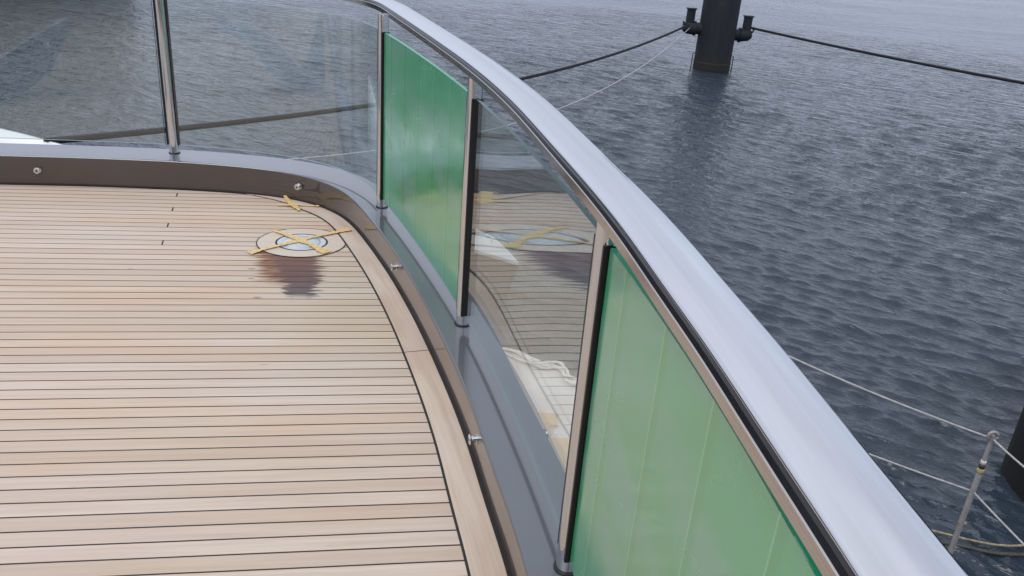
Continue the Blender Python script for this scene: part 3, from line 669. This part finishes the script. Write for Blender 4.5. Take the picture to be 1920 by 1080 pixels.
# ------------------------------------------------------------------ gangway with rope stanchion
galv = simple('galvanised_steel', (.26, .25, .25), .5, metal=.35, var=.15, sc=14)
gw = mesh('gangway', *box((2.72, 4.89, -2.66), (1, 0, 0), (0, 1, 0), (0, 0, 1), .67, .13, .04), galv, None, False); bevel(gw, .01); tag(gw, 'narrow gangway plank behind the handrail carrying the rope stanchion', 'gangway')
gsn = empty('rope_stanchion', (3.344, 4.891, -2.62)); tag(gsn, 'thin grey stanchion with taped collar holding two rope lines', 'stanchion')
sx_, sy_ = 3.344, 4.891
mesh('pole', *lathe((sx_, sy_, -2.62), (0, 0, 1), [(0, .020), (.80, .020), (.81, .016), (1.09, .016)], 20), galv, gsn, flat_angle=.6)
mesh('tape_collar', *lathe((sx_, sy_, -1.80), (0, 0, 1), [(-.04, .0215), (-.02, .0235), (.0, .0225)], 20), simple('yellow_wrap', (.30, .27, .12), .7, var=.5, sc=60), gsn)
mesh('tape_collar', *lathe((sx_, sy_, -1.80), (0, 0, 1), [(.0, .0215), (.03, .0210), (.031, .0175)], 20), simple('black_wrap', (.02, .02, .022), .5), gsn)
mesh('tape_collar', *lathe((sx_, sy_, -1.765), (0, 0, 1), [(.0, .0180), (.018, .0190), (.03, .0175)], 20), simple('white_wrap', (.6, .58, .52), .6), gsn)
mesh('rope_eye', *tube([(sx_ + .032 * math.cos(t / 12 * 2 * math.pi) , sy_ , -1.535 + .032 * math.sin(t / 12 * 2 * math.pi)) for t in range(13)], .011, 8), galv, gsn)
mesh('clamp_bolt', *lathe((sx_, sy_, -2.28), (1, -.2, 0), [(-.022, .010), (-.022, .016), (.032, .016), (.032, .010)], 10), simple('brass', (.26, .21, .10), .5, metal=.5), gsn, flat_angle=.5)
line = simple('grey_safety_line', (.36, .35, .34), .7, var=.2, sc=30)
g_ = 'safety lines strung through the stanchion'
sag_rope((sx_, sy_, -1.555), (1.882, 6.255, -1.56), .036, .0065, line, 'upper safety line running left from the stanchion top', 'safety_line', 'rope', g_)
sag_rope((sx_, sy_, -1.555), (3.529, 4.355, -1.60), .012, .0065, line, 'upper safety line running right from the stanchion top', 'safety_line', 'rope', g_)
sag_rope((sx_, sy_, -2.0), (2.312, 5.554, -2.0), .012, .0065, line, 'lower safety line running left from the middle of the stanchion', 'safety_line', 'rope', g_)
sag_rope((sx_, sy_, -2.0), (3.536, 4.095, -2.05), .008, .0065, line, 'lower safety line running right from the middle of the stanchion', 'safety_line', 'rope', g_)
fr_ = simple('tarred_rope', (.05, .045, .04), .6, var=.4, sc=30); fy = simple('yellowed_rope', (.28, .23, .14), .7, var=.4, sc=30)
P = catmull([(4.2, 7.3, WATER + .12), (4.824, 7.156, WATER + .10), (4.995, 7.134, WATER + .08), (5.30, 7.104, WATER + .06), (5.6, 7.129, WATER + .06), (6.4, 7.35, WATER + .1)], 10)
tag(mesh('floating_rope', *tube(P, .012, 8), fy), 'yellowed rope floating at the foot of the black pile', 'rope')
P = catmull([(4.1, 7.2, WATER + .02), (4.9, 7.10, WATER + .02), (5.25, 7.02, WATER + .02), (5.7, 7.05, WATER + .02), (6.5, 7.25, WATER + .02)], 10)
tag(mesh('tarred_hose', *tube(P, .022, 8), fr_), 'black hose floating under the yellowed rope', 'hose')
# ------------------------------------------------------------------ deckhouse behind the camera, and shapes added to be mirrored in glass and steel
sup = empty('deckhouse', (-3, -3.6, 0)); tag(sup, 'white deckhouse with dark windows behind the viewpoint', 'deckhouse')
glz = simple('dark_glazing', (.006, .007, .009), .06, var=.2)
mesh('wall', *box((-3.2, -3.9, 1.25), (1, 0, 0), (0, 1, 0), (0, 0, 1), 6, .15, 1.25), white, sup, False)
for k in range(5): mesh('window', *box((-7.2 + 2.3 * k, -3.735, 1.25), (1, 0, 0), (0, 1, 0), (0, 0, 1), 1.0, .02, 1.0), glz, sup, False)
mesh('roof', *box((-3.2, -3.3, 2.6), (1, 0, 0), (0, 1, 0), (0, 0, 1), 6.2, .9, .09), white, sup, False)

wg = empty('reflection_plate', (-3.2, 2.6, 0)); tag(wg, 'low grey side screen with a slanted top edge added on the left, out of view, for its reflection', 'plate')  # unseen plate, added and shaped only to be mirrored in glass and posts
wd = Vector((-.93, 1.47, 0)).normalized(); wn_ = Vector((-wd.y, wd.x, 0))
def slab(name, P, th, off, mat):
    P = [Vector(p) - wn_ * off for p in P]; n_ = len(P); V = P + [p + wn_ * th for p in P]
    o_ = mesh(name, V, [tuple(range(n_)), tuple(range(2 * n_ - 1, n_ - 1, -1))] + [(i, n_ + i, n_ + (i + 1) % n_, (i + 1) % n_) for i in range(n_)], mat, wg, False)
    bmm = bmesh.new(); bmm.from_mesh(o_.data); bmesh.ops.recalc_face_normals(bmm, faces=bmm.faces); bmesh.ops.triangulate(bmm, faces=[f for f in bmm.faces if len(f.verts) > 4]); bmm.to_mesh(o_.data); bmm.free(); return o_
def sp(P): return [(-2.73 - .93 * u, 1.88 + 1.47 * u, z) for u, z in P]
slab('panel', sp([(-.02, .46), (.13, .12), (.30, .005), (1.05, .005), (1.08, .10), (1.08, .64), (1.0, .64), (.73, .27), (.56, .18), (0, .495)]), .04, 0, simple('plate_grey', (.42, .45, .49), .4, var=.05, sc=2))
# unseen ship shape added to the left for its dark reflection in the water
sh = empty('reflection_ship', (-34, 34, WATER)); tag(sh, 'unseen dark hulled ship added beyond the left edge for its reflection', 'ship')
sd_ = Vector((.35, 1, 0)).normalized(); sn_ = Vector((1, -.35, 0)).normalized()
bevel(mesh('hull', *box((-42, 46, WATER + 2.6), sd_, sn_, (0, 0, 1), 24, 4, 3.2), darkhull, sh, False), .8, 3)
bevel(mesh('superstructure', *box((-44, 42, WATER + 8), sd_, sn_, (0, 0, 1), 12, 3, 2.6), simple('ship_grey', (.10, .10, .10), .5), sh, False), .3)
